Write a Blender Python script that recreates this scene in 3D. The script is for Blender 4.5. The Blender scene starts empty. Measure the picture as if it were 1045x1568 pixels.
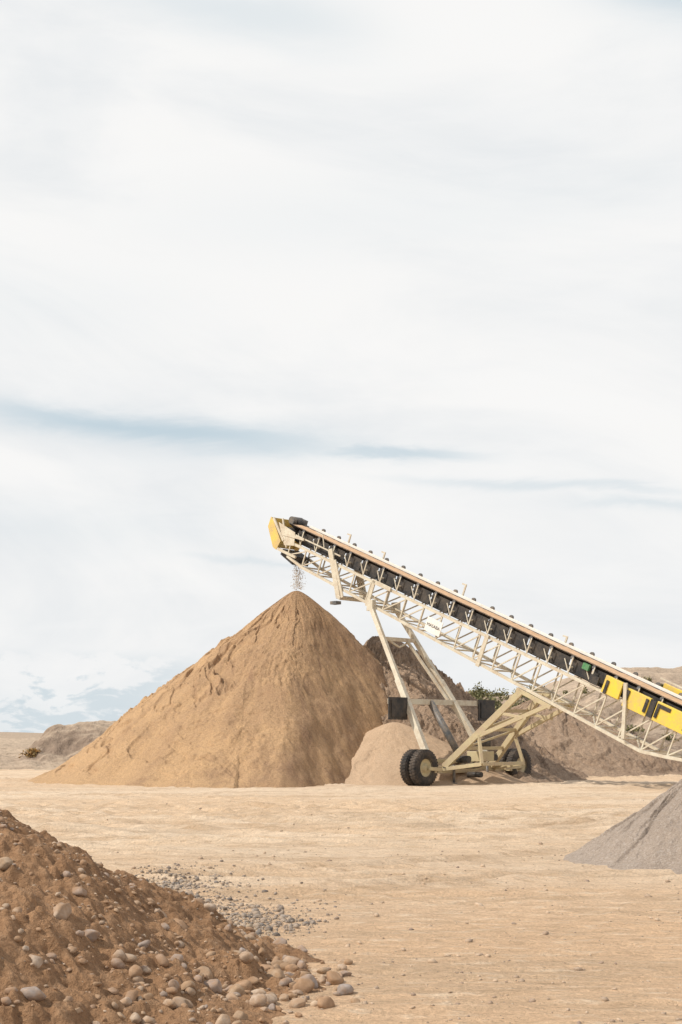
import bpy, math, random
import numpy as np
from mathutils import Vector, Matrix
random.seed(7); rng=np.random.default_rng(11)
scene=bpy.context.scene
H_CAM=1.65
# ---------------------------------------------------------------- noise
def _h(ix,iy,seed):
    n=(ix*374761393+iy*668265263+seed*144269501)&0xffffffff
    n=((n^(n>>13))*1274126177)&0xffffffff
    return ((n^(n>>16))&0xffff)/65535.0
def vn(x,y,seed=0):
    x=np.asarray(x,float);y=np.asarray(y,float)
    ix=np.floor(x).astype(np.int64);iy=np.floor(y).astype(np.int64)
    fx=x-ix;fy=y-iy
    fx=fx*fx*fx*(fx*(fx*6-15)+10);fy=fy*fy*fy*(fy*(fy*6-15)+10)
    a=_h(ix,iy,seed);b=_h(ix+1,iy,seed);c=_h(ix,iy+1,seed);d=_h(ix+1,iy+1,seed)
    return ((a*(1-fx)+b*fx)*(1-fy)+(c*(1-fx)+d*fx)*fy)*2-1
def fbm(x,y,o=4,seed=0,g=.5):
    s=0;a=1;t=0
    for i in range(o):
        s=s+a*vn(x,y,seed+i*17);t+=a;a*=g
        x,y=x*1.62+y*1.17+3.1,y*1.62-x*1.17+7.7
    return s/t
def ss(a,b,x):
    t=np.clip((x-a)/(b-a),0,1);return t*t*(3-2*t)
# ---------------------------------------------------------------- mesh helpers
def mesh_np(name,V,F,mat,smooth=True,attr=None,attr2=None):
    me=bpy.data.meshes.new(name)
    V=np.asarray(V,np.float32);F=np.asarray(F,np.int32);k=F.shape[1]
    me.vertices.add(len(V));me.vertices.foreach_set('co',V.ravel())
    me.loops.add(F.size);me.loops.foreach_set('vertex_index',F.ravel())
    me.polygons.add(len(F));me.polygons.foreach_set('loop_start',np.arange(0,F.size,k,dtype=np.int32))
    me.polygons.foreach_set('loop_total',np.full(len(F),k,np.int32))
    me.polygons.foreach_set('use_smooth',np.full(len(F),smooth,bool))
    me.update(calc_edges=True)
    for nm,a in (('mixv',attr),('rutv',attr2)):
        if a is not None:
            at=me.attributes.new(nm,'FLOAT','POINT');at.data.foreach_set('value',np.asarray(a,np.float32).ravel())
    me.materials.append(mat)
    ob=bpy.data.objects.new(name,me);scene.collection.objects.link(ob);return ob
def grid_faces(nr,nc,wrap=False):
    r=np.arange(nr-1)[:,None];c=np.arange(nc if wrap else nc-1)[None,:];c2=(c+1)%nc
    a=r*nc+c;b=r*nc+c2;d=(r+1)*nc+c2;e=(r+1)*nc+c
    return np.stack([a,b,d,e],-1).reshape(-1,4)
# ---------------------------------------------------------------- node helpers
class NT:
    def __init__(s,nt): s.t=nt; s.n=nt.nodes; s.l=nt.links
    def new(s,t,**k):
        n=s.n.new(t)
        for a,b in k.items(): setattr(n,a,b)
        return n
    def put(s,sock,v):
        if isinstance(v,bpy.types.NodeSocket): s.l.new(v,sock)
        elif isinstance(v,(tuple,list)):
            v=tuple(v)
            if sock.type=='RGBA' and len(v)==3: v=v+(1,)
            sock.default_value=v
        else: sock.default_value=v
    def m(s,op,a,b=0.0,c=None,clamp=False):
        n=s.new('ShaderNodeMath',operation=op,use_clamp=clamp);s.put(n.inputs[0],a);s.put(n.inputs[1],b)
        if c is not None:s.put(n.inputs[2],c)
        return n.outputs[0]
    def mix(s,f,a,b,bt='MIX'):
        n=s.new('ShaderNodeMix',data_type='RGBA',blend_type=bt);s.put(n.inputs[0],f);s.put(n.inputs[6],a);s.put(n.inputs[7],b);return n.outputs[2]
    def noise(s,vec,scale,detail=4,rough=.55,dist=0):
        n=s.new('ShaderNodeTexNoise');s.put(n.inputs['Vector'],vec);s.put(n.inputs['Scale'],scale);s.put(n.inputs['Detail'],detail);s.put(n.inputs['Roughness'],rough);s.put(n.inputs['Distortion'],dist);return n.outputs[0]
    def mr(s,v,a,b,c=0,d=1):
        n=s.new('ShaderNodeMapRange');s.put(n.inputs[0],v)
        for i,x in enumerate((a,b,c,d)): s.put(n.inputs[i+1],x)
        return n.outputs[0]
    def smr(s,v,a,b,c=0,d=1):
        n=s.new('ShaderNodeMapRange',interpolation_type='SMOOTHSTEP');s.put(n.inputs[0],v)
        for i,x in enumerate((a,b,c,d)): s.put(n.inputs[i+1],x)
        return n.outputs[0]
    def comb(s,x,y,z=0.0):
        n=s.new('ShaderNodeCombineXYZ');s.put(n.inputs[0],x);s.put(n.inputs[1],y);s.put(n.inputs[2],z);return n.outputs[0]
    def mapv(s,vec,sc):
        n=s.new('ShaderNodeMapping');s.put(n.inputs[0],vec);n.inputs['Scale'].default_value=sc;return n.outputs[0]
def newmat(name,rough=.95,spec=.2):
    m=bpy.data.materials.new(name);m.use_nodes=True;N=NT(m.node_tree)
    b=m.node_tree.nodes['Principled BSDF'];b.inputs['Roughness'].default_value=rough;b.inputs['Specular IOR Level'].default_value=spec
    co=N.new('ShaderNodeTexCoord').outputs['Object'];return m,N,b,co
def attr(N,n='mixv'): return N.new('ShaderNodeAttribute',attribute_name=n).outputs['Fac']
def bump(N,b,h,strength,dist):
    n=N.new('ShaderNodeBump');n.inputs['Strength'].default_value=strength;n.inputs['Distance'].default_value=dist
    N.put(n.inputs['Height'],h);N.l.new(n.outputs[0],b.inputs['Normal'])
def earth(name,c1,c2,c3,fine=30,bd=.03,bs=.8,speck=None,scl=1.0):
    m,N,b,co=newmat(name)
    n1=N.noise(co,.6*scl,5,.6);n2=N.noise(co,4*scl,5,.65);n3=N.noise(co,fine,4,.7)
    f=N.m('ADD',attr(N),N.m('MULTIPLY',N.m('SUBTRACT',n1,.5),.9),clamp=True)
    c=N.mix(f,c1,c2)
    c=N.mix(N.mr(n2,.5,.75,0,.6),c,c3)
    g=N.mr(n3,.25,.75,.70,1.28)
    c=N.mix(1.0,c,N.comb(g,g,g),'MULTIPLY')
    if speck:
        v=N.new('ShaderNodeTexVoronoi');N.put(v.inputs['Vector'],co);v.inputs['Scale'].default_value=speck[0]
        c=N.mix(N.mr(v.outputs['Distance'],.12,.28,speck[2],0),c,speck[1])
        c=N.mix(N.mr(N.noise(co,speck[0]*.6,2,.5),.56,.66,0,.6),c,(.55,.48,.42))
    N.l.new(c,b.inputs['Base Color'])
    bump(N,b,N.m('ADD',N.m('MULTIPLY',n2,1.2),n3),bs,bd);return m
def paint(name,col,rough=.5,dirt=.35,dcol=(.42,.32,.22)):
    m,N,b,co=newmat(name,rough,.4)
    n=N.noise(co,2.3,6,.7);n2=N.noise(co,14,4,.6)
    f=N.mr(N.m('ADD',n,N.m('MULTIPLY',n2,.5)),.62,.95,0,dirt*1.6)
    N.l.new(N.mix(f,col,dcol),b.inputs['Base Color']);N.put(b.inputs['Roughness'],N.mr(n2,.2,.8,rough-.1,rough+.25))
    bump(N,b,n2,.15,.01);return m
# ---------------------------------------------------------------- materials
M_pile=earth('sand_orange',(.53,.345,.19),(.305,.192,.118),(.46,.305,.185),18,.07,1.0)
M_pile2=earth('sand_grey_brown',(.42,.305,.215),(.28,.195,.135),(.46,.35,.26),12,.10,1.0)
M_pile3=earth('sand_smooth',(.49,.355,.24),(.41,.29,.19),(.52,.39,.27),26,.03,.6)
M_gravel=earth('gravel_grey',(.44,.36,.295),(.32,.26,.21),(.48,.40,.335),38,.05,1.0,(42,(.17,.14,.115),.75))
M_mound=earth('dirt_brown',(.35,.205,.112),(.22,.125,.067),(.43,.28,.17),38,.03,1.0,None,2.5)
M_hill=earth('hill_earth',(.46,.36,.265),(.24,.18,.135),(.37,.29,.21),2.2,.3,.8,None,.12)
M_cream=paint('cream_paint',(.62,.58,.47),.45,.45)
M_yel=paint('yellow_paint',(.78,.56,.06),.4,.35)
M_yelh=paint('faded_yellow_paint',(.72,.52,.12),.5,.5)
M_yel2=paint('yellow_cream_paint',(.50,.43,.26),.45,.55)
M_blk=paint('black_steel',(.02,.02,.022),.5,.10)
M_gry=paint('dark_grey_steel',(.09,.095,.10),.4,.3)
M_rub=paint('rubber',(.022,.021,.021),.75,.30,(.20,.15,.11))
M_belt=paint('belt_rubber',(.025,.025,.027),.55,.12)
M_beltsheen=paint('dusty_belt_sheen',(.60,.57,.52),.5,.3,(.5,.4,.3))  # pale base colour paints in the belt's shine, with some dust
M_load=paint('belt_sand',(.60,.39,.23),.9,.3,(.5,.33,.2))
M_green=paint('green_paint',(.02,.22,.08),.5,.2)
M_white=paint('white_paint',(.8,.8,.76),.5,.2)
def rockmat(name,cols,fine=25,dirt=(.33,.20,.11),da=.7,lo=.5):
    m,N,b,co=newmat(name,.88,.2)
    g=N.new('ShaderNodeNewGeometry').outputs['Random Per Island']
    r=N.new('ShaderNodeValToRGB');N.l.new(g,r.inputs[0]);r.color_ramp.interpolation='CONSTANT'
    el=r.color_ramp.elements
    while len(el)<len(cols): el.new(.5)
    for i,c in enumerate(cols): el[i].position=i/len(cols);el[i].color=c+(1,)
    n=N.noise(co,fine,5,.7)
    k=N.mr(n,.3,.7,.7,1.2);c=N.mix(1.0,r.outputs[0],N.comb(k,k,k),'MULTIPLY')
    c=N.mix(N.mr(N.noise(co,11,5,.65),lo-.12,lo+.12,0,da),c,dirt)
    N.l.new(c,b.inputs['Base Color']);bump(N,b,n,.6,.008);return m
M_cob=rockmat('cobble_stone',[(.40,.31,.23),(.45,.36,.28),(.34,.24,.17),(.46,.36,.27),(.38,.26,.17),(.36,.30,.26),(.42,.30,.20)],25,(.30,.18,.10),.8,.48)
M_cob2=rockmat('toe_cobble_stone',[(.40,.30,.21),(.44,.345,.265),(.34,.24,.16),(.46,.36,.27),(.38,.25,.16),(.33,.28,.25)],25,(.33,.20,.11),.7,.5)
M_grv=rockmat('gravel_stone',[(.22,.20,.185),(.31,.27,.235),(.12,.11,.105),(.37,.305,.25),(.26,.22,.19),(.41,.33,.245)],60,(.42,.31,.21),.5)
M_peb=rockmat('pebble_stone',[(.46,.36,.27),(.34,.27,.21),(.54,.42,.31),(.28,.22,.18)],60,(.5,.36,.24),.6)
M_drop=rockmat('falling_sand',[(.60,.56,.50),(.45,.38,.30),(.70,.66,.60)],60,(.5,.4,.3),.3)
def ground_mat():
    m,N,b,co=newmat('desert_ground')
    st=N.mapv(co,(.30,1.0,1)) ; st2=N.mapv(co,(.8,2.4,1))
    big=N.noise(N.mapv(co,(.35,1,1)),.16,6,.62,.9);mid=N.noise(st,.8,6,.7,.8);sm=N.noise(st2,3.0,6,.72,.3);fine=N.noise(co,30,5,.78)
    c=N.mix(N.smr(big,.42,.58),(.745,.55,.37),(.80,.635,.465))
    c=N.mix(attr(N),c,(.72,.49,.305))
    c=N.mix(N.smr(mid,.50,.62,0,.7),c,(.60,.43,.28))
    c=N.mix(N.smr(sm,.52,.66,0,.65),c,(.85,.685,.505))
    c=N.mix(N.smr(sm,.46,.34,0,.7),c,(.54,.375,.235))
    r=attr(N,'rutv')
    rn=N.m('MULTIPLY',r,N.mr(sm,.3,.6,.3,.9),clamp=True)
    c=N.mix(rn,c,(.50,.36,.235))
    g=N.mr(fine,.25,.75,.70,1.25);c=N.mix(1.0,c,N.comb(g,g,g),'MULTIPLY')
    v=N.new('ShaderNodeTexVoronoi');N.put(v.inputs['Vector'],co);v.inputs['Scale'].default_value=11
    spk=N.m('MULTIPLY',N.smr(v.outputs['Distance'],.10,.2,1,0),N.smr(N.noise(co,1.3,3,.6),.5,.66))
    c=N.mix(N.m('MULTIPLY',spk,.7),c,(.36,.27,.20))
    N.l.new(c,b.inputs['Base Color'])
    h=N.m('ADD',N.m('MULTIPLY',sm,2.6),N.m('ADD',N.m('MULTIPLY',fine,.6),N.m('MULTIPLY',mid,1.6)))
    bump(N,b,h,.9,.062);return m
M_ground=ground_mat()
# ---------------------------------------------------------------- ground
def ruts(x,y):
    d=np.zeros_like(x);t=np.zeros_like(x)
    for k,(cx,cy,R,a) in enumerate([(-2,52,26,.05),(-4,50,26.5,.04),(3,46,18,.06),(4.5,45,17,.06),(4,47,20.5,.06),(6,43,15.5,.06),(5,44,19,.05),(3,48,23,.05),(7,44,21.5,.05),
                      (-9,60,34,.05),(12,62,33,.05),(8,46,14,.06),(5.5,40,12.5,.06),(-8,54,22,.05),(-20,52,40,.05),(9,72,52,.05),(2,60,21,.04),(-6,66,40,.05),(-2,74,58,.04),(-40,20,42,.04),
                      (10,40,11,.06),(1,58,27.5,.05),(0,30,90,.0),(14,50,24,.05),(-12,44,15,.05)]):
        rr=np.hypot(x-cx,y-cy)+1e-6
        r=rr+.6*vn(x*.12,y*.12,int(R))
        dirw=ss(.25,.9,np.abs(y-cy)/rr)
        for o in (-1.0,1.0):
            q=(r-R-o)
            m=ss(-.5,.4,vn(x*.22,y*.22,k*7+5))*ss(9,18,y)*(.12+.88*dirw)
            d-=a*m*np.exp(-(q/.18)**2)
            d+=a*1.1*m*(np.exp(-((q-.32)/.10)**2)+np.exp(-((q+.32)/.10)**2))
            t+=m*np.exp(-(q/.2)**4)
    return np.clip(d,-.12,.12),np.clip(t,0,1)
def ground_h(x,y,rt=False):
    near=ss(120,40,np.hypot(x,y-20))
    h=.035*fbm(x*.25,y*.35,4,3)+.026*fbm(x*.8,y*2.2,4,9)+.022*fbm(x*3,y*6,3,21)
    d,t=ruts(x,y);h=h+d*1.1
    q=ss(3.6,.8,np.abs(y-49.5))*ss(6,8,x)*ss(16,11,x)
    h=h+q*(.14*np.abs(fbm(x*1.2,y*1.6,4,41))+.03)
    pad=ss(3.5,1.5,np.hypot((x-2.9),(y-49.2)))+ss(3,1.5,np.hypot(x-6.3,y-53))
    h=h*(1-np.clip(pad,0,1)*.9)
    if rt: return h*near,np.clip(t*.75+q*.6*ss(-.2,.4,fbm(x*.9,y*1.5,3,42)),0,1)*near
    return h*near
xs=np.concatenate([-np.geomspace(3500,17,40),np.linspace(-16.5,16.5,640),np.geomspace(17,3500,40)])
ys=np.concatenate([-np.geomspace(600,3,20),np.geomspace(4.2,70,1000),np.geomspace(72,4500,50)])
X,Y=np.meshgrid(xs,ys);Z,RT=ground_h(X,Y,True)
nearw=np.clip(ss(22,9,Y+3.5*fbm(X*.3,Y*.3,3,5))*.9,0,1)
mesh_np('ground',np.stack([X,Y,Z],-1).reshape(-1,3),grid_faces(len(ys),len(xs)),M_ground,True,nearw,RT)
# ---------------------------------------------------------------- piles
def cone_pile(name,cx,cy,R,H,mat,seed,rough=1.0,nr=340,nt=900,sx=1.0,tip=.25,scarp=.13,shape=None,clodk=1.0,streakk=1.0):
    th=np.linspace(0,2*np.pi,nt,endpoint=False)
    rr=np.concatenate([[0.001],np.linspace(.004,1.08,nr)])
    T,Q=np.meshgrid(th,rr)
    Re=R*(1+.035*vn(np.cos(T)*2+9,np.sin(T)*2,seed)+.012*vn(np.cos(T)*9,np.sin(T)*9,seed+1))
    r=Q*Re;x=r*np.cos(T);y=r*np.sin(T)
    c=tip/R
    q=(np.sqrt(Q*Q+c*c)-c)/(math.sqrt(1+c*c)-c)
    z=H*(1-q)
    tw=.05*H
    z=tw*np.logaddexp(0,z/tw)
    z=z-tw*.25
    env=ss(.0,.22,Q)*ss(1.04,.85,Q)
    a=np.cos(T);b_=np.sin(T)
    wx=fbm(x*.45,y*.45,4,seed+3);wy=fbm(x*.45+9,y*.45,4,seed+4)
    d=0;edge=0
    for i,(fa,fr,thr,amp) in enumerate([(2.2,.45,.06,1.0),(3.4,.75,.10,.9),(5.5,1.3,.05,.6),(8,2.0,.08,.4)]):
        n=fbm(a*fa+wx*.9,b_*fa+r*fr+wy*.9,4,seed+30+i)
        g=ss(0,.5,vn(x*.3,y*.3,seed+50+i)+.35)
        d=d-amp*scarp*ss(thr-.02,thr+.06,n)*g
        edge=edge+np.exp(-((n-thr-.02)/.05)**2)*g*amp
    low=fbm(x*.35+wx,y*.35,4,seed+6)
    strk=fbm(a*22+wx*1.5,b_*22+r*.35,4,seed+8)
    mk=ss(-.3,.3,vn(x*.3+wx,y*.3,seed+9)+.1)
    clod=np.abs(fbm(a*30+wx,b_*30+r*1.6,4,seed+11))
    clod2=np.abs(fbm(x*3.6+wx,y*3.6,4,seed+12))
    d=d+rough*(.12*low+.035*streakk*strk+.06*fbm(x*1.3,y*1.3,4,seed+10)+clodk*(.10*clod+.22*clod2)*mk+.035*fbm(x*8,y*8,3,seed+13))
    z=z+d*env-.03-.10*ss(1.0,1.08,Q)
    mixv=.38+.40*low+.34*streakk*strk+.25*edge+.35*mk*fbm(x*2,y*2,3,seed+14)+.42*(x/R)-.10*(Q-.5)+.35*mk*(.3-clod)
    if shape is not None: z=shape(x*sx+cx,y+cy,z)
    return mesh_np(name,np.stack([x*sx+cx,y+cy,z],-1).reshape(-1,3),grid_faces(len(rr),nt,True),mat,True,np.clip(mixv,0,1))
def cutmain(x,y,z):
    yb=47.0+np.clip(x+2.0,0,None)*1.34+.3*fbm(x*.9,y*.9,3,6)
    lim=.86*(y-yb)+.06*fbm(x*3,y*3,3,7)+.10*fbm(x*1.1,y*1.1,3,8)
    k=.3
    z=np.where(x>-3.5,-k*np.logaddexp(-z/k,-lim/k),z)
    g=np.interp(y,[45,50,52,54,57,60,64],[1.8,1.8,1.8,1.8,1.55,1.9,3.0])+.18*fbm(x*1.1,y*1.1,3,5)
    k=ss(0,1.8,x-g)
    return np.clip(z*(1-k)-.35*k,-.6,99)
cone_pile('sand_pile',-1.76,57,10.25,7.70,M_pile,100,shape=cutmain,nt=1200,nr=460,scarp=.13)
def cut(x,y,z):
    n=fbm(x*.8,y*.8,4,77);n2=np.abs(fbm(x*2.2,y*2.2,4,78))
    k=ss(2.6,0.6,np.abs(x-1.2-n*.6))*ss(61,58,y)
    return z-k*(.5*n+.6*n2)+.25*n2*ss(62,58,y)
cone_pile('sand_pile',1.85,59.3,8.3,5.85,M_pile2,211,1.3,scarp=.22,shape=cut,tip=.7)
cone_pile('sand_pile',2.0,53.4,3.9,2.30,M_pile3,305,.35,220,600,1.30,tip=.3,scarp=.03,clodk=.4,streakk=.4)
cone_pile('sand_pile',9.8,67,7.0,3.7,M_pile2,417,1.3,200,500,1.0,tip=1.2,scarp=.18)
cone_pile('gravel_pile',5.6,19.4,2.55,1.60,M_gravel,509,.30,300,800,tip=.3,scarp=.06,streakk=.5)
# ---------------------------------------------------------------- hills
def hills_h(x,y):
    n=fbm(x*.06,y*.06,5,61);nf=fbm(x*.35,y*.35,5,62);rg=np.abs(fbm(x*.16,y*.16,4,63))
    L=.55*ss(70,79,y+5*n)+.5*ss(92,99,y+8*n)+.6*ss(120,132,y+8*n)
    mesa=ss(-18.3,-16.0,x+.7*n+.5*nf)*ss(-5,-8,x)*ss(77,82.5,y+1.6*nf+1.5*rg)*ss(104,96,y)
    L=L+mesa*(1.98+.12*nf)
    R=ss(1,8,x+3*n)*(2.1*ss(67,76,y+5*n+3*nf)+2.3*ss(78,88,y+4*n+2*nf))
    R=R+3.9*np.exp(-((x-36)/17)**2)*ss(92,125,y+6*n)*ss(190,150,y)+1.3*np.exp(-((x-21)/5.5)**2)*ss(80,100,y)*ss(135,120,y)
    h=L*(1-ss(-2,4,x))+R
    on=ss(66,72,y)
    h=h+on*(.3*nf-.5*rg*ss(.6,2,h)+.10*fbm(x*1.5,y*1.5,4,65))
    return h-.12-.4*ss(68,64,y)
hx=np.concatenate([np.linspace(-95,-26,60),np.linspace(-25.7,-6,220),np.linspace(-5,5,30),np.linspace(5.2,40,340),np.linspace(41,150,70)])
hy=np.concatenate([np.linspace(63,105,320),np.linspace(105.5,240,160)])
X,Y=np.meshgrid(hx,hy);Z=hills_h(X,Y)
slope=np.abs(np.gradient(Z,axis=0)/np.gradient(Y,axis=0))
mx=np.clip(slope*1.1+.3*fbm(X*.2,Y*.2,4,8)+.08*(X>0),0,1)
mesh_np('hills',np.stack([X,Y,Z],-1).reshape(-1,3),grid_faces(len(hy),len(hx)),M_hill,True,mx)
fx=np.linspace(-1500,1500,400);fy=np.linspace(420,900,40)
X,Y=np.meshgrid(fx,fy);Z=(3.4+2.2*fbm(X*.006,Y*.004,4,71))*ss(420,560,Y)*ss(900,760,Y)-.4
mesh_np('distant_ridge',np.stack([X,Y,Z],-1).reshape(-1,3),grid_faces(40,400),M_hill,True,np.full(X.shape,.35))
# ---------------------------------------------------------------- foreground mound
MC=(-3.35,9.7)
def mound_h(x,y):
    dx=x-MC[0];dy=y-MC[1];th=np.arctan2(dy,dx)
    r=np.hypot(dx,dy*.98);R=3.05*(1+.05*vn(np.cos(th)*2.2+4,np.sin(th)*2.2,81))
    q=r/R
    z=1.50*(1-q**1.2)
    z=np.where(q>.86,np.maximum(z,.27*np.clip(1.16-q,0,1)),z)
    e=ss(1.2,.9,q)
    rg=np.abs(fbm(x*2.4,y*2.4,4,87))
    z=z+e*(.13*fbm(x*1.1,y*1.1,4,83)+.08*fbm(x*3.1,y*3.1,4,84)-.09*rg+.07*np.abs(fbm(x*7,y*7,3,85))+.028*fbm(x*17,y*17,3,86)+.02)
    return z-.05*ss(1.0,1.16,q)-.3*ss(1.14,1.2,q)
gx=np.linspace(MC[0]-3.9,MC[0]+3.9,760);gy=np.linspace(MC[1]-3.9,MC[1]+3.9,760)
X,Y=np.meshgrid(gx,gy);Z=mound_h(X,Y)
mesh_np('dirt_mound',np.stack([X,Y,Z],-1).reshape(-1,3),grid_faces(760,760),M_mound,True,np.clip(.5+.7*fbm(X*1.3,Y*1.3,4,88),0,1))
# ---------------------------------------------------------------- rocks
def ico(sub):
    import bmesh
    bm=bmesh.new();bmesh.ops.create_icosphere(bm,subdivisions=sub,radius=1)
    V=np.array([v.co[:] for v in bm.verts]);F=np.array([[v.index for v in f.verts] for f in bm.faces]);bm.free();return V,F
def rock_variants(sub,n,amp):
    V,F=ico(sub);out=[]
    for i in range(n):
        s=100+i*13
        d=1+amp*fbm(V[:,0]*1.3+V[:,2]*.9+i,V[:,1]*1.3-V[:,2]*.7,3,s)
        W=V*d[:,None]
        for k in range(6):
            nrm=rng.normal(size=3);nrm/=np.linalg.norm(nrm);c=.55+.3*rng.random()
            pr=W@nrm;ex=np.clip(pr-c,0,None);W=W-nrm*ex[:,None]*.8
        out.append(W)
    return out,F
def rocks(name,pts,rad,mat,sub=2,flat=(.5,.8),sink=.25,amp=.28,nv=14):
    vs,F=rock_variants(sub,nv,amp);VV=[];FF=[];o=0
    for p,r in zip(pts,rad):
        W=vs[rng.integers(nv)].copy()*np.array([1,rng.uniform(.6,.95),rng.uniform(*flat)])
        ax=rng.normal(0,.28,3);ax[2]=rng.uniform(0,6.28)
        c,s=math.cos(ax[2]),math.sin(ax[2]);W=W@np.array([[c,s,0],[-s,c,0],[0,0,1]])
        c,s=math.cos(ax[0]),math.sin(ax[0]);W=W@np.array([[1,0,0],[0,c,s],[0,-s,c]])
        c,s=math.cos(ax[1]),math.sin(ax[1]);W=W@np.array([[c,0,s],[0,1,0],[-s,0,c]])
        W=W*r+np.array([p[0],p[1],p[2]+r*(.55-sink*1.4)])
        VV.append(W);FF.append(F+o);o+=len(W)
    return mesh_np(name,np.concatenate(VV),np.concatenate(FF),mat,True)
def surf(x,y):
    return np.maximum(mound_h(x,y),ground_h(np.asarray(x),np.asarray(y)))
n=6000
th=rng.uniform(0,2*np.pi,n);q=np.sqrt(rng.random(n))*1.02
x=MC[0]+3.05*q*np.cos(th);y=MC[1]+3.05*q*np.sin(th)
keep=rng.random(n)<np.clip(.28+1.4*fbm(x*1.1,y*1.1,3,91)+.28*q,0.05,1)
x=x[keep];y=y[keep]
r=np.clip(.0148*np.exp(rng.normal(0,.68,len(x))),.006,.062)
rocks('cobblestones',np.stack([x,y,surf(x,y)],-1),r,M_cob,2,(.5,.8),.34)
k=170;tt=rng.normal(-.20,.36,k);qq=rng.normal(1.01,.06,k)
tx=MC[0]+3.05*qq*np.cos(tt);ty=MC[1]+3.05*qq*np.sin(tt);tr=np.clip(.032*np.exp(rng.normal(0,.5,k)),.014,.075)
big=np.array([[-.88,8.95,.10],[-1.66,8.45,.095],[-1.48,8.42,.06],[-.5,9.6,.08],[-.45,10.0,.06],[-.62,9.3,.055],[-.28,10.15,.055],[-1.0,8.7,.05],[-.58,10.3,.055],[-1.1,9.7,.06],[-2.1,8.9,.06],[-.35,9.8,.05],[-.72,9.75,.06]])
x=np.concatenate([tx,big[:,0]]);y=np.concatenate([ty,big[:,1]]);r=np.concatenate([tr,big[:,2]])
rocks('cobblestones',np.stack([x,y,surf(x,y)],-1),r,M_cob2,3,(.55,.85),.2)
n=12000
u=rng.random(n)**1.45;v=rng.normal(0,1,n)
gx_=-2.65+2.2*u+v*.24;gy_=16.3-4.6*u+v*.8+rng.normal(0,.3,n)
kp=(rng.random(n)<np.clip(.75-.5*u+.9*fbm(gx_*1.2,gy_*.8,3,95),.04,1));gx_=gx_[kp];gy_=gy_[kp]
gr=np.clip(.0130*np.exp(rng.normal(0,.5,len(gx_))),.006,.045)
rocks('gravel',np.stack([gx_,gy_,surf(gx_,gy_)],-1),gr,M_grv,1,(.5,.85),.25)
n=10000
py=4.5+34*rng.random(n)**1.5;px=rng.uniform(-.32,.32,n)*py*1.3
kp=rng.random(n)<np.clip(.45+1.1*fbm(px*.5,py*.5,3,97),.10,1);px=px[kp];py=py[kp]
pr=np.clip(.0098*np.exp(rng.normal(0,.62,len(px))),.005,.045)
ex=np.array([[.87,16,.06],[1.38,14.1,.075],[2.94,16.8,.065],[3.2,14.8,.05],[2.2,15.3,.035],[.05,11.2,.03],[.6,12.2,.035],[1.9,10.4,.03],[-1.6,17.4,.04],[3.9,13.6,.04]])
px=np.concatenate([px,ex[:,0]]);py=np.concatenate([py,ex[:,1]]);pr=np.concatenate([pr,ex[:,2]])
rocks('pebbles',np.stack([px,py,surf(px,py)],-1),pr,M_peb,1,(.4,.7),.3)
# ---------------------------------------------------------------- shrubs
def shrubs(name,spots,cols):
    m,N,b,co=newmat(name+'_leaf',.8)
    g=N.new('ShaderNodeNewGeometry').outputs['Random Per Island']
    N.l.new(N.mix(g,cols[0],cols[1]),b.inputs['Base Color'])
    V=[];F=[]
    for (x,y,z,R,hh) in spots:
        k=int(420*R)
        lob=rng.normal(0,.45,(6,3));lob[:,2]=abs(lob[:,2])*.6+.2
        for i in range(k):
            L=lob[rng.integers(6)];d=rng.normal(0,.28,3)
            p=np.array([x,y,z])+np.array([(L[0]+d[0])*R,(L[1]+d[1])*R,max(0,(L[2]+d[2]))*hh])
            a=rng.normal(size=3);a/=np.linalg.norm(a);c=np.cross(a,rng.normal(size=3));c/=np.linalg.norm(c)
            s=rng.uniform(.05,.11)
            o=len(V);V+= [p-a*s,p+c*s*.5,p+a*s,p-c*s*.5];F.append([o,o+1,o+2,o+3])
    return mesh_np(name,np.array(V),np.array(F),m,False)
sp=[]
for i in range(46):
    x=rng.uniform(6.6,12.4);y=rng.uniform(82,90);sp.append((x,y,float(hills_h(np.array([x]),np.array([y]))[0])-.05,rng.uniform(.3,.65),rng.uniform(.35,.75)))
for i in range(26):
    x=rng.uniform(12,24);y=rng.uniform(70,92);sp.append((x,y,float(hills_h(np.array([x]),np.array([y]))[0])-.05,rng.uniform(.2,.4),rng.uniform(.2,.4)))
shrubs('shrubs',sp,((.08,.09,.04),(.25,.22,.11)))
sp=[]
for i in range(16):
    x=rng.uniform(-26,-17);y=rng.uniform(74,100);sp.append((x,y,float(hills_h(np.array([x]),np.array([y]))[0])-.05,rng.uniform(.2,.42),rng.uniform(.2,.45)))
shrubs('dry_bushes',sp,((.34,.18,.06),(.24,.19,.09)))
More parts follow.
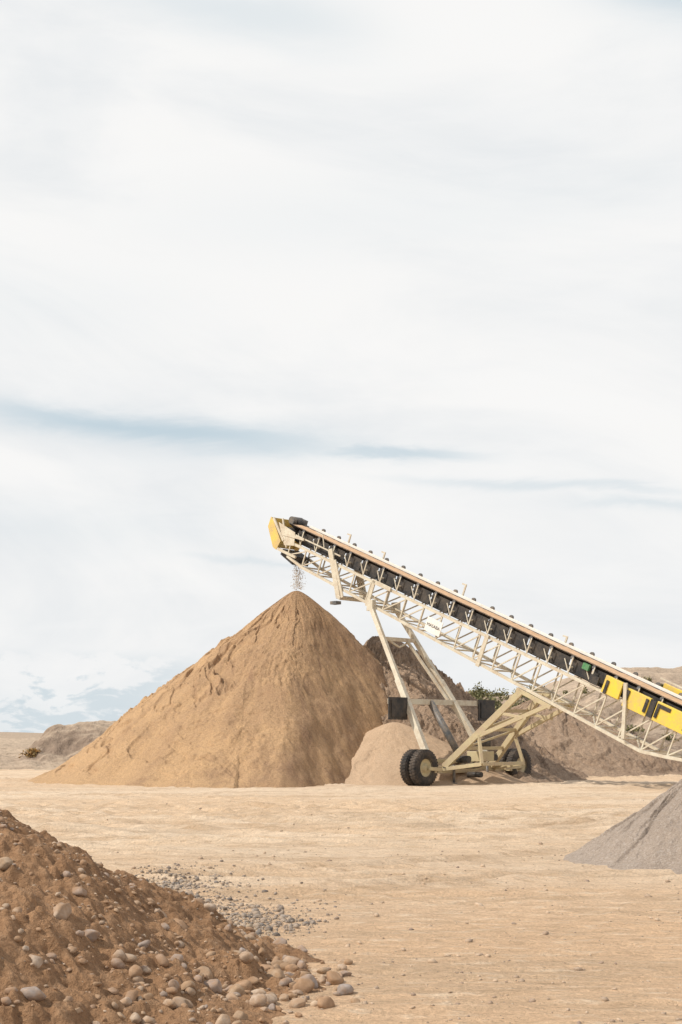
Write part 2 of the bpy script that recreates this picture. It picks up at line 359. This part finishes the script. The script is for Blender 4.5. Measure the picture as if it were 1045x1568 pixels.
# ================================================================ conveyor stacker
TH=math.atan(.429);C,S=math.cos(TH),math.sin(TH)
Dh=Vector((.723,-.691,0)).normalized();Nn=Vector((.691,.723,0)).normalized();UZ=Vector((0,0,1))
D=Vector((Dh.x*C,Dh.y*C,-S));U=Vector((Dh.x*S,Dh.y*S,C));O=Vector((-1.76,57,10.05))
def Q(s,w,u): return O+D*s+Nn*w+U*u
def P(t,w,z): return Vector((O.x,O.y,0))+Dh*t+Nn*w+UZ*z
root=bpy.data.objects.new('conveyor_stacker',None);scene.collection.objects.link(root);root.location=P(8.64,0,0)
class Part:
    def __init__(s,name,mat,smooth=False): s.n=name;s.m=mat;s.V=[];s.F=[];s.sm=smooth
    def box8(s,c):
        o=len(s.V);s.V+=[tuple(v) for v in c]
        s.F+=[(o,o+3,o+2,o+1),(o+4,o+5,o+6,o+7),(o,o+1,o+5,o+4),(o+1,o+2,o+6,o+5),(o+2,o+3,o+7,o+6),(o+3,o,o+4,o+7)]
    def beam(s,a,b,w=.1,h=.1,up=None):
        d=(b-a).normalized();up=up or U
        x=d.cross(up)
        if x.length<.05: x=d.cross(Nn)
        x.normalize();y=x.cross(d).normalized();x=x*w/2;y=y*h/2
        s.box8([a-x-y,a+x-y,a+x+y,a-x+y,b-x-y,b+x-y,b+x+y,b-x+y])
    def obox(s,c,ax,ay,az):
        s.box8([c-ax-ay-az,c+ax-ay-az,c+ax+ay-az,c-ax+ay-az,c-ax-ay+az,c+ax-ay+az,c+ax+ay+az,c-ax+ay+az])
    def cyl(s,a,b,r,n=12,r2=None):
        r2=r if r2 is None else r2
        d=(b-a).normalized();x=d.orthogonal().normalized();y=d.cross(x);o=len(s.V)
        for i in range(n):
            q=2*math.pi*i/n;v=x*math.cos(q)+y*math.sin(q);s.V.append(tuple(a+v*r));s.V.append(tuple(b+v*r2))
        for i in range(n):
            j=(i+1)%n;s.F.append((o+2*i,o+2*j,o+2*j+1,o+2*i+1))
        s.F.append(tuple(o+2*i for i in range(n))[::-1]);s.F.append(tuple(o+2*i+1 for i in range(n)))
    def lathe(s,c,ax,prof,n=48):
        x=UZ.copy();y=ax.cross(x).normalized();o=len(s.V);k=len(prof)
        for i in range(n):
            q=2*math.pi*i/n;v=x*math.cos(q)+y*math.sin(q)
            for r,a in prof: s.V.append(tuple(c+v*r+ax*a))
        for i in range(n):
            j=(i+1)%n
            for e in range(k-1): s.F.append((o+i*k+e,o+j*k+e,o+j*k+e+1,o+i*k+e+1))
    def poly(s,pts,th):
        o=len(s.V);n=len(pts);s.V+=[tuple(p-th/2) for p in pts]+[tuple(p+th/2) for p in pts]
        s.F.append(tuple(range(o,o+n))[::-1]);s.F.append(tuple(range(o+n,o+2*n)))
        for i in range(n): j=(i+1)%n;s.F.append((o+i,o+j,o+n+j,o+n+i))
    def done(s,bevel=0):
        me=bpy.data.meshes.new(s.n);me.from_pydata(s.V,[],s.F);me.materials.append(s.m)
        import bmesh
        bm=bmesh.new();bm.from_mesh(me);bmesh.ops.recalc_face_normals(bm,faces=bm.faces);bm.to_mesh(me);bm.free()
        ob=bpy.data.objects.new(s.n,me);scene.collection.objects.link(ob)
        ob.parent=root;ob.location=-root.location
        if s.sm:
            for p in me.polygons:p.use_smooth=len(p.vertices)==4
        if bevel:
            b=ob.modifiers.new('bevel','BEVEL');b.width=bevel;b.segments=2;b.limit_method='ANGLE'
        return ob
SE=21.2
def bot(s):
    if s<1.2: return -.95-.25*(s/1.2)
    if s>18.5: return -1.72+ (s-18.5)/2.7*.7
    return -1.2-.52*(s-1.2)/17.3
TW=.58
truss=Part('truss_frame',M_cream);lace=Part('truss_lacing',M_cream)
ns=22
st=[.5+(SE-.5)*i/ns for i in range(ns+1)]
for w in (-TW,TW):
    for i in range(ns):
        a,b=st[i],st[i+1]
        truss.beam(Q(a,w,-.5),Q(b,w,-.5),.08,.10)
        truss.beam(Q(a,w,bot(a)),Q(b,w,bot(b)),.09,.10)
        lace.beam(Q(a,w,-.56),Q(a,w,bot(a)+.05),.045,.045,D)
        lace.beam(Q(a,w*.99,bot(a)+.05),Q(b,w*.99,-.56),.042,.042,Nn)
    truss.beam(Q(SE,w,-.5),Q(SE,w,bot(SE)),.09,.09,D)
for i in range(ns+1):
    a=st[i];lace.beam(Q(a,-TW,bot(a)),Q(a,TW,bot(a)),.05,.05)
    if i<ns:
        b=st[i+1];sgn=1 if i%2 else -1
        lace.beam(Q(a,-TW*sgn,bot(a)),Q(b,TW*sgn,bot(b)),.04,.04)
truss.done();lace.done()
def ribbon(name,mat,prof,s0,s1,n,th,lump=0):
    ss_=np.linspace(s0,s1,n);V=[];F=[];k=len(prof)
    for i,s in enumerate(ss_):
        for j,(w,u) in enumerate(prof):
            du=0
            if lump and 0<j<k-1: du=lump*random.uniform(-1,1)
            V.append(tuple(Q(s,w,u+du)))
    for i in range(n-1):
        for j in range(k-1):
            a=i*k+j;F.append((a,a+1,a+k+1,a+k))
    me=bpy.data.meshes.new(name);me.from_pydata(V,[],F);me.materials.append(mat)
    ob=bpy.data.objects.new(name,me);scene.collection.objects.link(ob);ob.parent=root;ob.location=-root.location
    if th:
        q=ob.modifiers.new('s','SOLIDIFY');q.thickness=th;q.offset=-1
    return ob
ribbon('carry_belt',M_belt,[(-.47,.17),(-.2,0),(.2,0),(.47,.17)],-.05,SE,40,.02)
ribbon('belt_sheen',M_beltsheen,[(.33,.09),(.35,.105),(.475,.195),(.50,.235)],.2,SE,40,.006)  # shine of the far wing painted on as a pale, slightly dusty strip
ribbon('sand_load',M_load,[(-.475,.165),(-.44,.19),(-.25,.20),(-.05,.20),(.15,.185),(.32,.14),(.38,.11)],.25,SE,260,0,.012)
ribbon('return_belt',M_belt,[(-.45,-.40),(.45,-.40)],0,SE,20,.02)
blk=Part('belt_side_sheet',M_blk)  # black sheet along the near side, below the belt edge
for i in range(ns): 
    a,b=st[i]+.05,st[i+1]-.02
    blk.box8([Q(a,-.40,-.44),Q(a,-.38,-.44),Q(a,-.38,.05),Q(a,-.40,.05),Q(b,-.40,-.44),Q(b,-.38,-.44),Q(b,-.38,.05),Q(b,-.40,.05)])
blk.done()
rol=Part('idler_rollers',M_blk,True);brk=Part('idler_brackets',M_cream);cap=Part('idler_caps',M_gry,True)
s=.9
while s<SE-.3:
    rol.cyl(Q(s,-.2,-.07),Q(s,.2,-.07),.065);rol.cyl(Q(s,-.23,-.06),Q(s,-.5,.10),.065);rol.cyl(Q(s,.23,-.06),Q(s,.5,.10),.065)
    brk.beam(Q(s+.08,-.56,-.24),Q(s+.08,.56,-.24),.05,.05)
    for w in (-.55,.55):
        brk.beam(Q(s+.08,w,-.45),Q(s+.08,w,.10 if w<0 else .14),.03,.04,D)
    cap.cyl(Q(s+.02,.52,.24),Q(s+.02,.60,.24),.085,10)
    brk.beam(Q(s+.08,.55,.12),Q(s+.02,.55,.24),.035,.05,D)
    brk.beam(Q(s+.08,-.56,-.40),Q(s-.30,-.45,-.06),.025,.03)
    s+=.92
rol.done();brk.done();cap.done()
ra=Part('side_rail',M_cream)
ra.beam(Q(.5,-.60,-.14),Q(3.3,-.60,-.14),.03,.05)
ra.done()
hd=Part('head_pulley',M_blk,True);hd.cyl(Q(0,-.46,-.24),Q(0,.46,-.24),.24,24);hd.cyl(Q(0,-.62,-.24),Q(0,.62,-.24),.05,12)
hd.cyl(Q(-.28,.2,.14),Q(-.28,.62,.14),.14,16);hd.done()
hg=Part('head_guard',M_yelh)
for w in (-.60,.60):
    t=Nn*.025
    hg.poly([Q(-1.0,w,.12),Q(-.82,w,.02),Q(-.08,w,-.62),Q(-.20,w,-1.02),Q(-.42,w,-.98),Q(-1.02,w,-.30)],t)
hg.box8([Q(-1.0,-.6,.10),Q(-1.0,.6,.10),Q(-1.02,.6,-.30),Q(-1.02,-.6,-.30),Q(-.97,-.6,.10),Q(-.97,.6,.10),Q(-.99,.6,-.30),Q(-.99,-.6,-.30)])
hg.box8([Q(-1.02,-.6,-.30),Q(-1.02,.6,-.30),Q(-.42,.6,-.98),Q(-.42,-.6,-.98),Q(-.99,-.6,-.28),Q(-.99,.6,-.28),Q(-.39,.6,-.96),Q(-.39,-.6,-.96)])
hg.done(.008)
hc=Part('head_chute',M_cream)
hc.poly([Q(-.45,-.63,.05),Q(.6,-.63,-.05),Q(.75,-.63,-.55),Q(.2,-.63,-.7)],Nn*.02)
hc.beam(Q(-.8,-.64,.12),Q(.1,-.64,-.55),.05,.1);hc.beam(Q(.0,-.64,-.3),Q(1.2,-.64,-.15),.05,.1)
hc.beam(Q(-.3,-.62,.25),Q(.35,-.62,-.75),.05,.06);hc.beam(Q(-.1,-.62,-.95),Q(1.0,-.62,-.95),.08,.10);hc.done()
hm=Part('head_motor',M_gry,True);hm.cyl(Q(-.45,.0,.2),Q(-.45,.55,.2),.16,16);hm.obox(Q(-.5,.65,.12),D*.2,Nn*.14,U*.18);hm.done()
dk=Part('discharge_chute',M_blk);dk.box8([Q(-.05,-.45,-1.15),Q(-.05,.45,-1.15),Q(.75,.45,-1.32),Q(.75,-.45,-1.32),Q(0,-.45,-.9),Q(0,.45,-.9),Q(.7,.45,-1.0),Q(.7,-.45,-1.0)]);dk.done()
cb=Part('cradle_brackets',M_cream)
for w in (-.68,.68):
    cb.beam(Q(2.75,w,-.05),Q(3.9,w,-1.62),.06,.22);cb.beam(Q(3.15,w,-.35),Q(4.1,w,-1.55),.05,.12)
cb.beam(Q(3.95,-.72,-1.6),Q(3.95,.72,-1.6),.14,.14)
for s0 in (5.4,11.2): cb.beam(Q(s0,-.66,-.42),Q(s0,-.66,bot(s0)-.1),.05,.16,D)
cb.beam(Q(5.3,-.66,-.46),Q(6.3,-.66,-.46),.05,.16)
cb.done(.006)
fb=Part('foot_bracket',M_gry);fb.obox(Q(3.95,-.8,-1.82),Dh*.16,Nn*.14,UZ*.06);fb.done()
fi=Part('belt_fittings',M_cream)
for s0,h in ((2.35,.42),(4.35,.34),(8.6,.5),(13.5,.3)):
    fi.beam(Q(s0,.62,.1),Q(s0,.62,.1+h),.05,.06,D);fi.beam(Q(s0-.18,.62,.1+h),Q(s0+.03,.62,.12+h),.04,.05)
fi.beam(Q(2.35,-.62,-.1),Q(2.1,-.62,.32),.03,.03);fi.beam(Q(2.1,-.62,.32),Q(1.7,-.62,.32),.03,.03)
fi.done()
WR=.63
ax=Part('axle_beam',M_yel2);AZ=.54
ax.beam(P(8.64,-2.15,AZ),P(8.64,2.15,AZ),.26,.26,UZ)
ax.beam(P(8.2,-1.4,AZ+.28),P(8.2,1.6,AZ+.28),.14,.16,UZ)
for w in (-2.15,2.15):
    sg=1 if w>0 else -1
    ax.beam(P(8.64,w,AZ),P(8.64,w+sg*.42,.6),.2,.22,UZ)
    ax.beam(P(8.3,w,AZ),P(9.05,w,AZ),.12,.2,UZ)
    ax.beam(P(9.0,w*.85,AZ),P(9.12,w+sg*.45,.6),.08,.12,UZ)
ax.done(.01)
legs=Part('support_legs',M_cream)
legpts=[]
for sg in (-1,1):
    a=Q(5.66,.7*sg,-1.36);b=P(8.45,1.72*sg,AZ+.12)
    legs.beam(a,b,.15,.17,Dh);m=a.lerp(b,.47);legs.beam(m,b,.20,.22,Dh)
    legs.beam(a+UZ*.25,a-UZ*.15,.2,.3,Dh)
    legpts.append((a,b))
def lp(sg,l): a,b=legpts[0 if sg<0 else 1];return a.lerp(b,l)
legs.beam(lp(-1,.21),lp(1,.21),.12,.14,UZ)
legs.beam(lp(-1,.0),lp(1,.0),.12,.14,UZ)
c1=lp(-1,.61);c2=lp(1,.61);dd=(c2-c1).normalized()
legs.beam(c1-dd*.95,c2+dd*1.9,.16,.20,UZ)
legs.beam(lp(-1,.21).lerp(lp(1,.21),.72),c1.lerp(c2,.92),.09,.1,Dh)
legs.beam(lp(-1,.21).lerp(lp(1,.21),.1),lp(-1,.21).lerp(lp(1,.21),.5)+UZ*(-.28),.06,.06,UZ)
legs.beam(lp(1,.21).lerp(lp(-1,.21),.1),lp(-1,.21).lerp(lp(1,.21),.5)+UZ*(-.28),.06,.06,UZ)
legs.done(.006)
hy_=Part('hydraulic_cylinder',M_gry,True)
mid=c1.lerp(c2,.5);hy_.cyl(mid,mid.lerp(P(8.6,0,AZ+.1),.8),.13,16);hy_.cyl(mid.lerp(P(8.6,0,AZ+.1),.8),P(8.6,0,AZ+.1),.07,12);hy_.done()
pn=Part('black_panels',M_blk)
for p,sg in ((c1-dd*.62,-1),(c2+dd*1.85,1)):
    pn.obox(p-UZ*.26+Dh*.12,Nn*.50,Dh*.025,UZ*.40)
    pn.obox(p-UZ*.26+Dh*.16,Nn*.38,Dh*.012,UZ*.30)
pn.done(.004)
rs=Part('rear_struts',M_yel2)
S1,S2=13.3,14.5
for sg in (-1,1):
    a=Q(S1,.62*sg,bot(S1)-.14);b=Q(S2,.62*sg,bot(S2)-.14)
    rs.beam(a-D*.2,b+D*.15,.12,.14)
    e=P(8.75,1.35*sg,AZ+.1)
    rs.beam(e,a,.16,.22,UZ)
    f=e.lerp(a,.42);rs.beam(f-UZ*.05,b,.11,.14,UZ)
    rs.beam(e.lerp(a,.72),e.lerp(b,.8),.07,.1,UZ)
    g=P(10.3,1.2*sg,.75);rs.beam(P(8.7,1.5*sg,AZ),g,.11,.13,UZ);rs.beam(g,e.lerp(a,.45),.1,.12,UZ)
A0=P(8.75,-1.35,AZ+.1);A1=P(8.75,1.35,AZ+.1);B0=Q(S1,-.62,bot(S1)-.14);B1=Q(S1,.62,bot(S1)-.14)
for l in (.25,.5,.75): rs.beam(A0.lerp(B0,l),A1.lerp(B1,l),.10,.12,UZ)
rs.beam(A0.lerp(B0,.25),A1.lerp(B1,.5),.06,.07,UZ);rs.beam(A0.lerp(B0,.5),A1.lerp(B1,.75),.06,.07,UZ)
rs.beam(P(10.3,-1.2,.75),P(10.3,1.2,.75),.10,.12,UZ)
rs.beam(Q(S2,-.62,bot(S2)-.14),Q(S2,.62,bot(S2)-.14),.1,.12)
rs.done(.006)
pk=Part('power_pack',M_yel2);pk.obox(P(9.3,.0,1.0),Dh*.3,Nn*.4,UZ*.18);pk.done(.015)
pd=Part('drive_motors',M_blk,True);pd.cyl(P(9.0,-.9,.9),P(9.5,-.9,.9),.13);pd.cyl(P(8.9,.9,.95),P(9.3,.9,.95),.12)
pd.obox(P(9.3,.1,1.45),Dh*.2,Nn*.22,UZ*.16)
pd.cyl(P(8.9,-.2,.35),P(9.5,-.2,.35),.10);pd.done()
hs=Part('hydraulic_hoses',M_blk,True)
for k in range(4):
    a=P(8.9+.1*k,-1.6+.3*k,.62);b=P(9.4,.2+.2*k,1.1);prev=a
    for i in range(1,9):
        q=a.lerp(b,i/8)-UZ*(.22*math.sin(math.pi*i/8));hs.cyl(prev,q,.018,6);prev=q
hs.done()
jk=Part('stabilizer_jacks',M_gry,True)
for w in (-1.0,.9):
    jk.cyl(P(8.9,w,.04),P(8.9,w,.7),.05);jk.cyl(P(8.9,w,.03),P(8.9,w,.07),.14,14)
jk.done()
ty=Part('tires',M_rub,True);rim=Part('wheel_rims',M_yel2,True);trd=Part('tire_treads',M_rub)
k_=WR/.57
tp=[(.30*k_,-.13),(.34*k_,-.155),(.42*k_,-.165),(.50*k_,-.155),(.545*k_,-.125),(.565*k_,-.07),(.57*k_,0),(.565*k_,.07),(.545*k_,.125),(.50*k_,.155),(.42*k_,.165),(.34*k_,.155),(.30*k_,.13),(.28*k_,.10),(.28*k_,-.10),(.30*k_,-.13)]
rp=[(.32,.12),(.315,.09),(.27,.06),(.22,.03),(.14,.02),(.13,.10),(.07,.12),(0.001,.12)]
for w in (-2.6,2.85):
    for off in (-.20,.22):
        c=P(8.64+off,w,WR-.01);ty.lathe(c,Dh,tp)
        rim.lathe(c,Dh,rp,32);rim.lathe(c,-Dh,rp,32)
        for i in range(36):
            q=2*math.pi*i/36
            for sd in (-1,1):
                qq=q+(.04 if sd>0 else -.04);v=UZ*math.cos(qq)+Nn*math.sin(qq);tt=-UZ*math.sin(qq)+Nn*math.cos(qq)
                trd.obox(c+v*(WR-.005)+Dh*sd*.07,Dh*.055+tt*.012*sd,tt*.03,v*.016)
        for i in range(8):
            q=2*math.pi*i/8;v=UZ*math.cos(q)+Nn*math.sin(q);rim.cyl(c+v*.10+Dh*.10,c+v*.10+Dh*.135,.014,6)
ty.done();rim.done();trd.done()
yg=Part('yellow_guards',M_yel)
def guard(s0,s1,w,u0,u1,th=.10): 
    yg.box8([Q(s0,w-th,u0),Q(s0,w,u0),Q(s0,w,u1),Q(s0,w-th,u1),Q(s1,w-th,u0),Q(s1,w,u0),Q(s1,w,u1),Q(s1,w-th,u1)])
guard(16.3,17.0,-.60,-.50,.08);guard(17.2,18.15,-.60,-.62,.0);guard(18.4,20.9,-.60,-.62,.02)
guard(17.6,19.0,.78,-.3,.36);guard(19.2,20.9,.78,-.3,.38);yg.done(.012)
gs=Part('guard_hardware',M_blk)
for s0 in (16.45,17.3,18.05,18.5,19.6): gs.obox(Q(s0,-.72,-.28),D*.05,Nn*.02,U*.22)
gs.obox(Q(18.27,-.66,-.3),D*.10,Nn*.05,U*.28);gs.obox(Q(15.9,-.66,-.25),D*.18,Nn*.04,U*.14);gs.obox(Q(18.7,-.715,-.1),D*.25,Nn*.01,U*.06);gs.done()
gn=Part('green_box',M_green);gn.obox(Q(15.35,-.5,.0),D*.13,Nn*.06,U*.10);gn.done()
po=Part('guard_posts',M_cream)
for s0 in (17.1,19.7): po.beam(Q(s0,-.74,.12),P(s0*C-.05,-.74,Q(s0,0,bot(s0)-.15).z),.07,.12,Dh)
po.beam(Q(17.4,.7,.45),Q(SE,.7,.45),.04,.05)
po.done()
tl=Part('tail_hopper',M_yel)
for w in (-.75,.75):
    sg=1 if w>0 else -1
    tl.poly([Q(19.6,w,.1),Q(21.6,w,.1),Q(21.9,w+sg*.35,.9),Q(19.4,w+sg*.35,.9)],Nn*.03)
tl.done()
tn=Part('tail_stand',M_cream)
for w in (-.6,.6):
    tn.beam(Q(20.6,w,bot(20.6)),P(20.6*C,w,.0),.12,.12,Dh);tn.beam(Q(21.1,w,-.5),P(21.6*C,w,0),.12,.12,Dh)
tn.beam(P(20.6*C,-.9,.06),P(20.6*C,.9,.06),.4,.12,UZ);tn.done()
tpul=Part('tail_pulley',M_blk,True);tpul.cyl(Q(SE,-.46,-.2),Q(SE,.46,-.2),.2,20);tpul.done()
npz=Part('name_plate',M_white);npz.obox(Q(8.8,-.68,-1.0),D*.38,Nn*.012,U*.26);npz.done()
cu=bpy.data.curves.new('plate_text','FONT');cu.body='MASABA';cu.size=.17;cu.align_x='CENTER';cu.align_y='CENTER';cu.extrude=.002
tob=bpy.data.objects.new('plate_text',cu);cu.materials.append(M_gry);scene.collection.objects.link(tob)
tob.parent=root
pos=Q(8.8,-.70,-1.0)-root.location
Mx=Matrix((D,U,-Nn)).transposed().to_4x4();Mx.translation=pos;tob.matrix_local=Mx
# falling sand
n=1000;tz=rng.random(n)
wd=.075+.05*tz
cl_=rng.normal(0,1,n)
ppx=-1.72+cl_*wd+.03*np.sin(tz*40);ppy=57+rng.normal(0,1,n)*wd;pz=8.95-1.35*tz
rocks('falling_sand',np.stack([ppx,ppy,pz],-1),rng.uniform(.008,.020,n),M_drop,1,(.6,1.6),0)
# ================================================================ world
SEL=math.radians(47);AZS=math.radians(19)
sdir=Vector((-math.cos(SEL)*math.cos(AZS),-math.cos(SEL)*math.sin(AZS),math.sin(SEL)))
w=bpy.data.worlds.new('World');scene.world=w;w.use_nodes=True;N=NT(w.node_tree)
N.n.clear()
sky=N.new('ShaderNodeTexSky');sky.sky_type='NISHITA';sky.sun_disc=False;sky.sun_elevation=SEL
sky.sun_rotation=math.atan2(sdir.x,sdir.y);sky.dust_density=2.0;sky.air_density=1.0
bg=N.new('ShaderNodeBackground');N.l.new(sky.outputs[0],bg.inputs[0]);bg.inputs[1].default_value=.13
g=N.new('ShaderNodeTexCoord').outputs['Generated'];sp_=N.new('ShaderNodeSeparateXYZ');N.l.new(g,sp_.inputs[0])
x,y,z=sp_.outputs
a=N.m('ARCTAN2',x,y);hyp=N.m('SQRT',N.m('ADD',N.m('MULTIPLY',x,x),N.m('MULTIPLY',y,y)));e=N.m('DIVIDE',z,N.m('MAXIMUM',hyp,.001))
v1=N.comb(N.m('MULTIPLY',a,2.6),N.m('MULTIPLY',N.m('ADD',e,N.m('MULTIPLY',a,.15)),7.0),3.3)
v2=N.comb(N.m('MULTIPLY',a,9),N.m('MULTIPLY',e,34),1.3)
nA=N.noise(v1,1.0,6,.55,.8);nB=N.noise(v2,1.0,5,.6,.5)
nC=N.noise(N.comb(N.m('MULTIPLY',a,22),N.m('MULTIPLY',e,50),5.0),1.0,7,.6,.4)
ew=N.m('ADD',e,N.m('MULTIPLY',N.m('SUBTRACT',nB,.5),.026))
def streak(a0,sa,e0,slope,se,amt):
    da=N.m('SUBTRACT',a,a0)
    p=N.m('POWER',N.m('ABSOLUTE',N.m('DIVIDE',da,sa)),3.0)
    de=N.m('DIVIDE',N.m('SUBTRACT',N.m('SUBTRACT',ew,e0),N.m('MULTIPLY',da,slope)),se)
    q=N.m('MULTIPLY',de,de)
    return N.m('MULTIPLY',N.m('EXPONENT',N.m('MULTIPLY',N.m('ADD',p,q),-1.0)),amt)
gap=streak(-.13,.13,.214,-.07,.0105,.70)
for args in [(-.20,.10,.222,-.02,.007,.40),(.035,.06,.200,-.04,.0050,.55),(.14,.10,.176,-.06,.0035,.3),(.22,.06,.160,-.05,.005,.28),(-.06,.05,.123,-.05,.003,.22),
             (.26,.09,.525,-.25,.035,.95),(-.07,.09,.51,-.15,.022,.30),(-.22,.12,.30,.0,.03,.08),(.05,.2,.37,.05,.03,.10),(-.2,.12,.145,0,.02,.12)]:
    gap=N.m('MAXIMUM',gap,streak(*args))
band=N.m('MULTIPLY',N.smr(e,.064,.044),N.smr(a,-.04,-.18))
puff=N.smr(N.m('SUBTRACT',nC,N.m('MULTIPLY',N.m('ABSOLUTE',N.m('SUBTRACT',e,.038)),5.5)),.36,.47)
low=N.m('MULTIPLY',band,N.m('SUBTRACT',.52,N.m('MULTIPLY',puff,.52)))
gap=N.m('MAXIMUM',gap,low)
gap=N.m('MAXIMUM',gap,N.smr(e,.05,.0,0,.25))
cl=N.mix(N.smr(nA,.40,.66),(.96,.955,.945),(.84,.86,.875))
cl=N.mix(N.smr(nB,.4,.7,0,.35),cl,(.96,.96,.955))
cl=N.mix(N.m('MULTIPLY',gap,1.0,clamp=True),cl,(.46,.61,.70))
bc=N.new('ShaderNodeBackground');N.l.new(cl,bc.inputs[0]);bc.inputs[1].default_value=.98
ms=N.new('ShaderNodeMixShader')
op=N.m('ADD',N.m('MULTIPLY',gap,.08),N.smr(e,.62,1.6,0,.6),clamp=True)
N.l.new(op,ms.inputs[0]);N.l.new(bc.outputs[0],ms.inputs[1]);N.l.new(bg.outputs[0],ms.inputs[2])
out=N.new('ShaderNodeOutputWorld');N.l.new(ms.outputs[0],out.inputs[0])
sl=bpy.data.lights.new('sun','SUN');sl.energy=3.9;sl.angle=math.radians(.6);sl.color=(1,.93,.83)
so=bpy.data.objects.new('sun',sl);scene.collection.objects.link(so);so.rotation_euler=sdir.to_track_quat('Z','Y').to_euler();so.location=(-30,20,40)
cam=bpy.data.cameras.new('camera');cam.sensor_fit='VERTICAL';cam.sensor_height=36;cam.lens=50;cam.shift_y=.2207;cam.clip_end=8000;cam.clip_start=.1
cob=bpy.data.objects.new('camera',cam);scene.collection.objects.link(cob);cob.location=(0,0,H_CAM);cob.rotation_euler=(math.radians(90),0,0);scene.camera=cob
scene.view_settings.view_transform='Standard';scene.view_settings.look='None';scene.view_settings.exposure=0
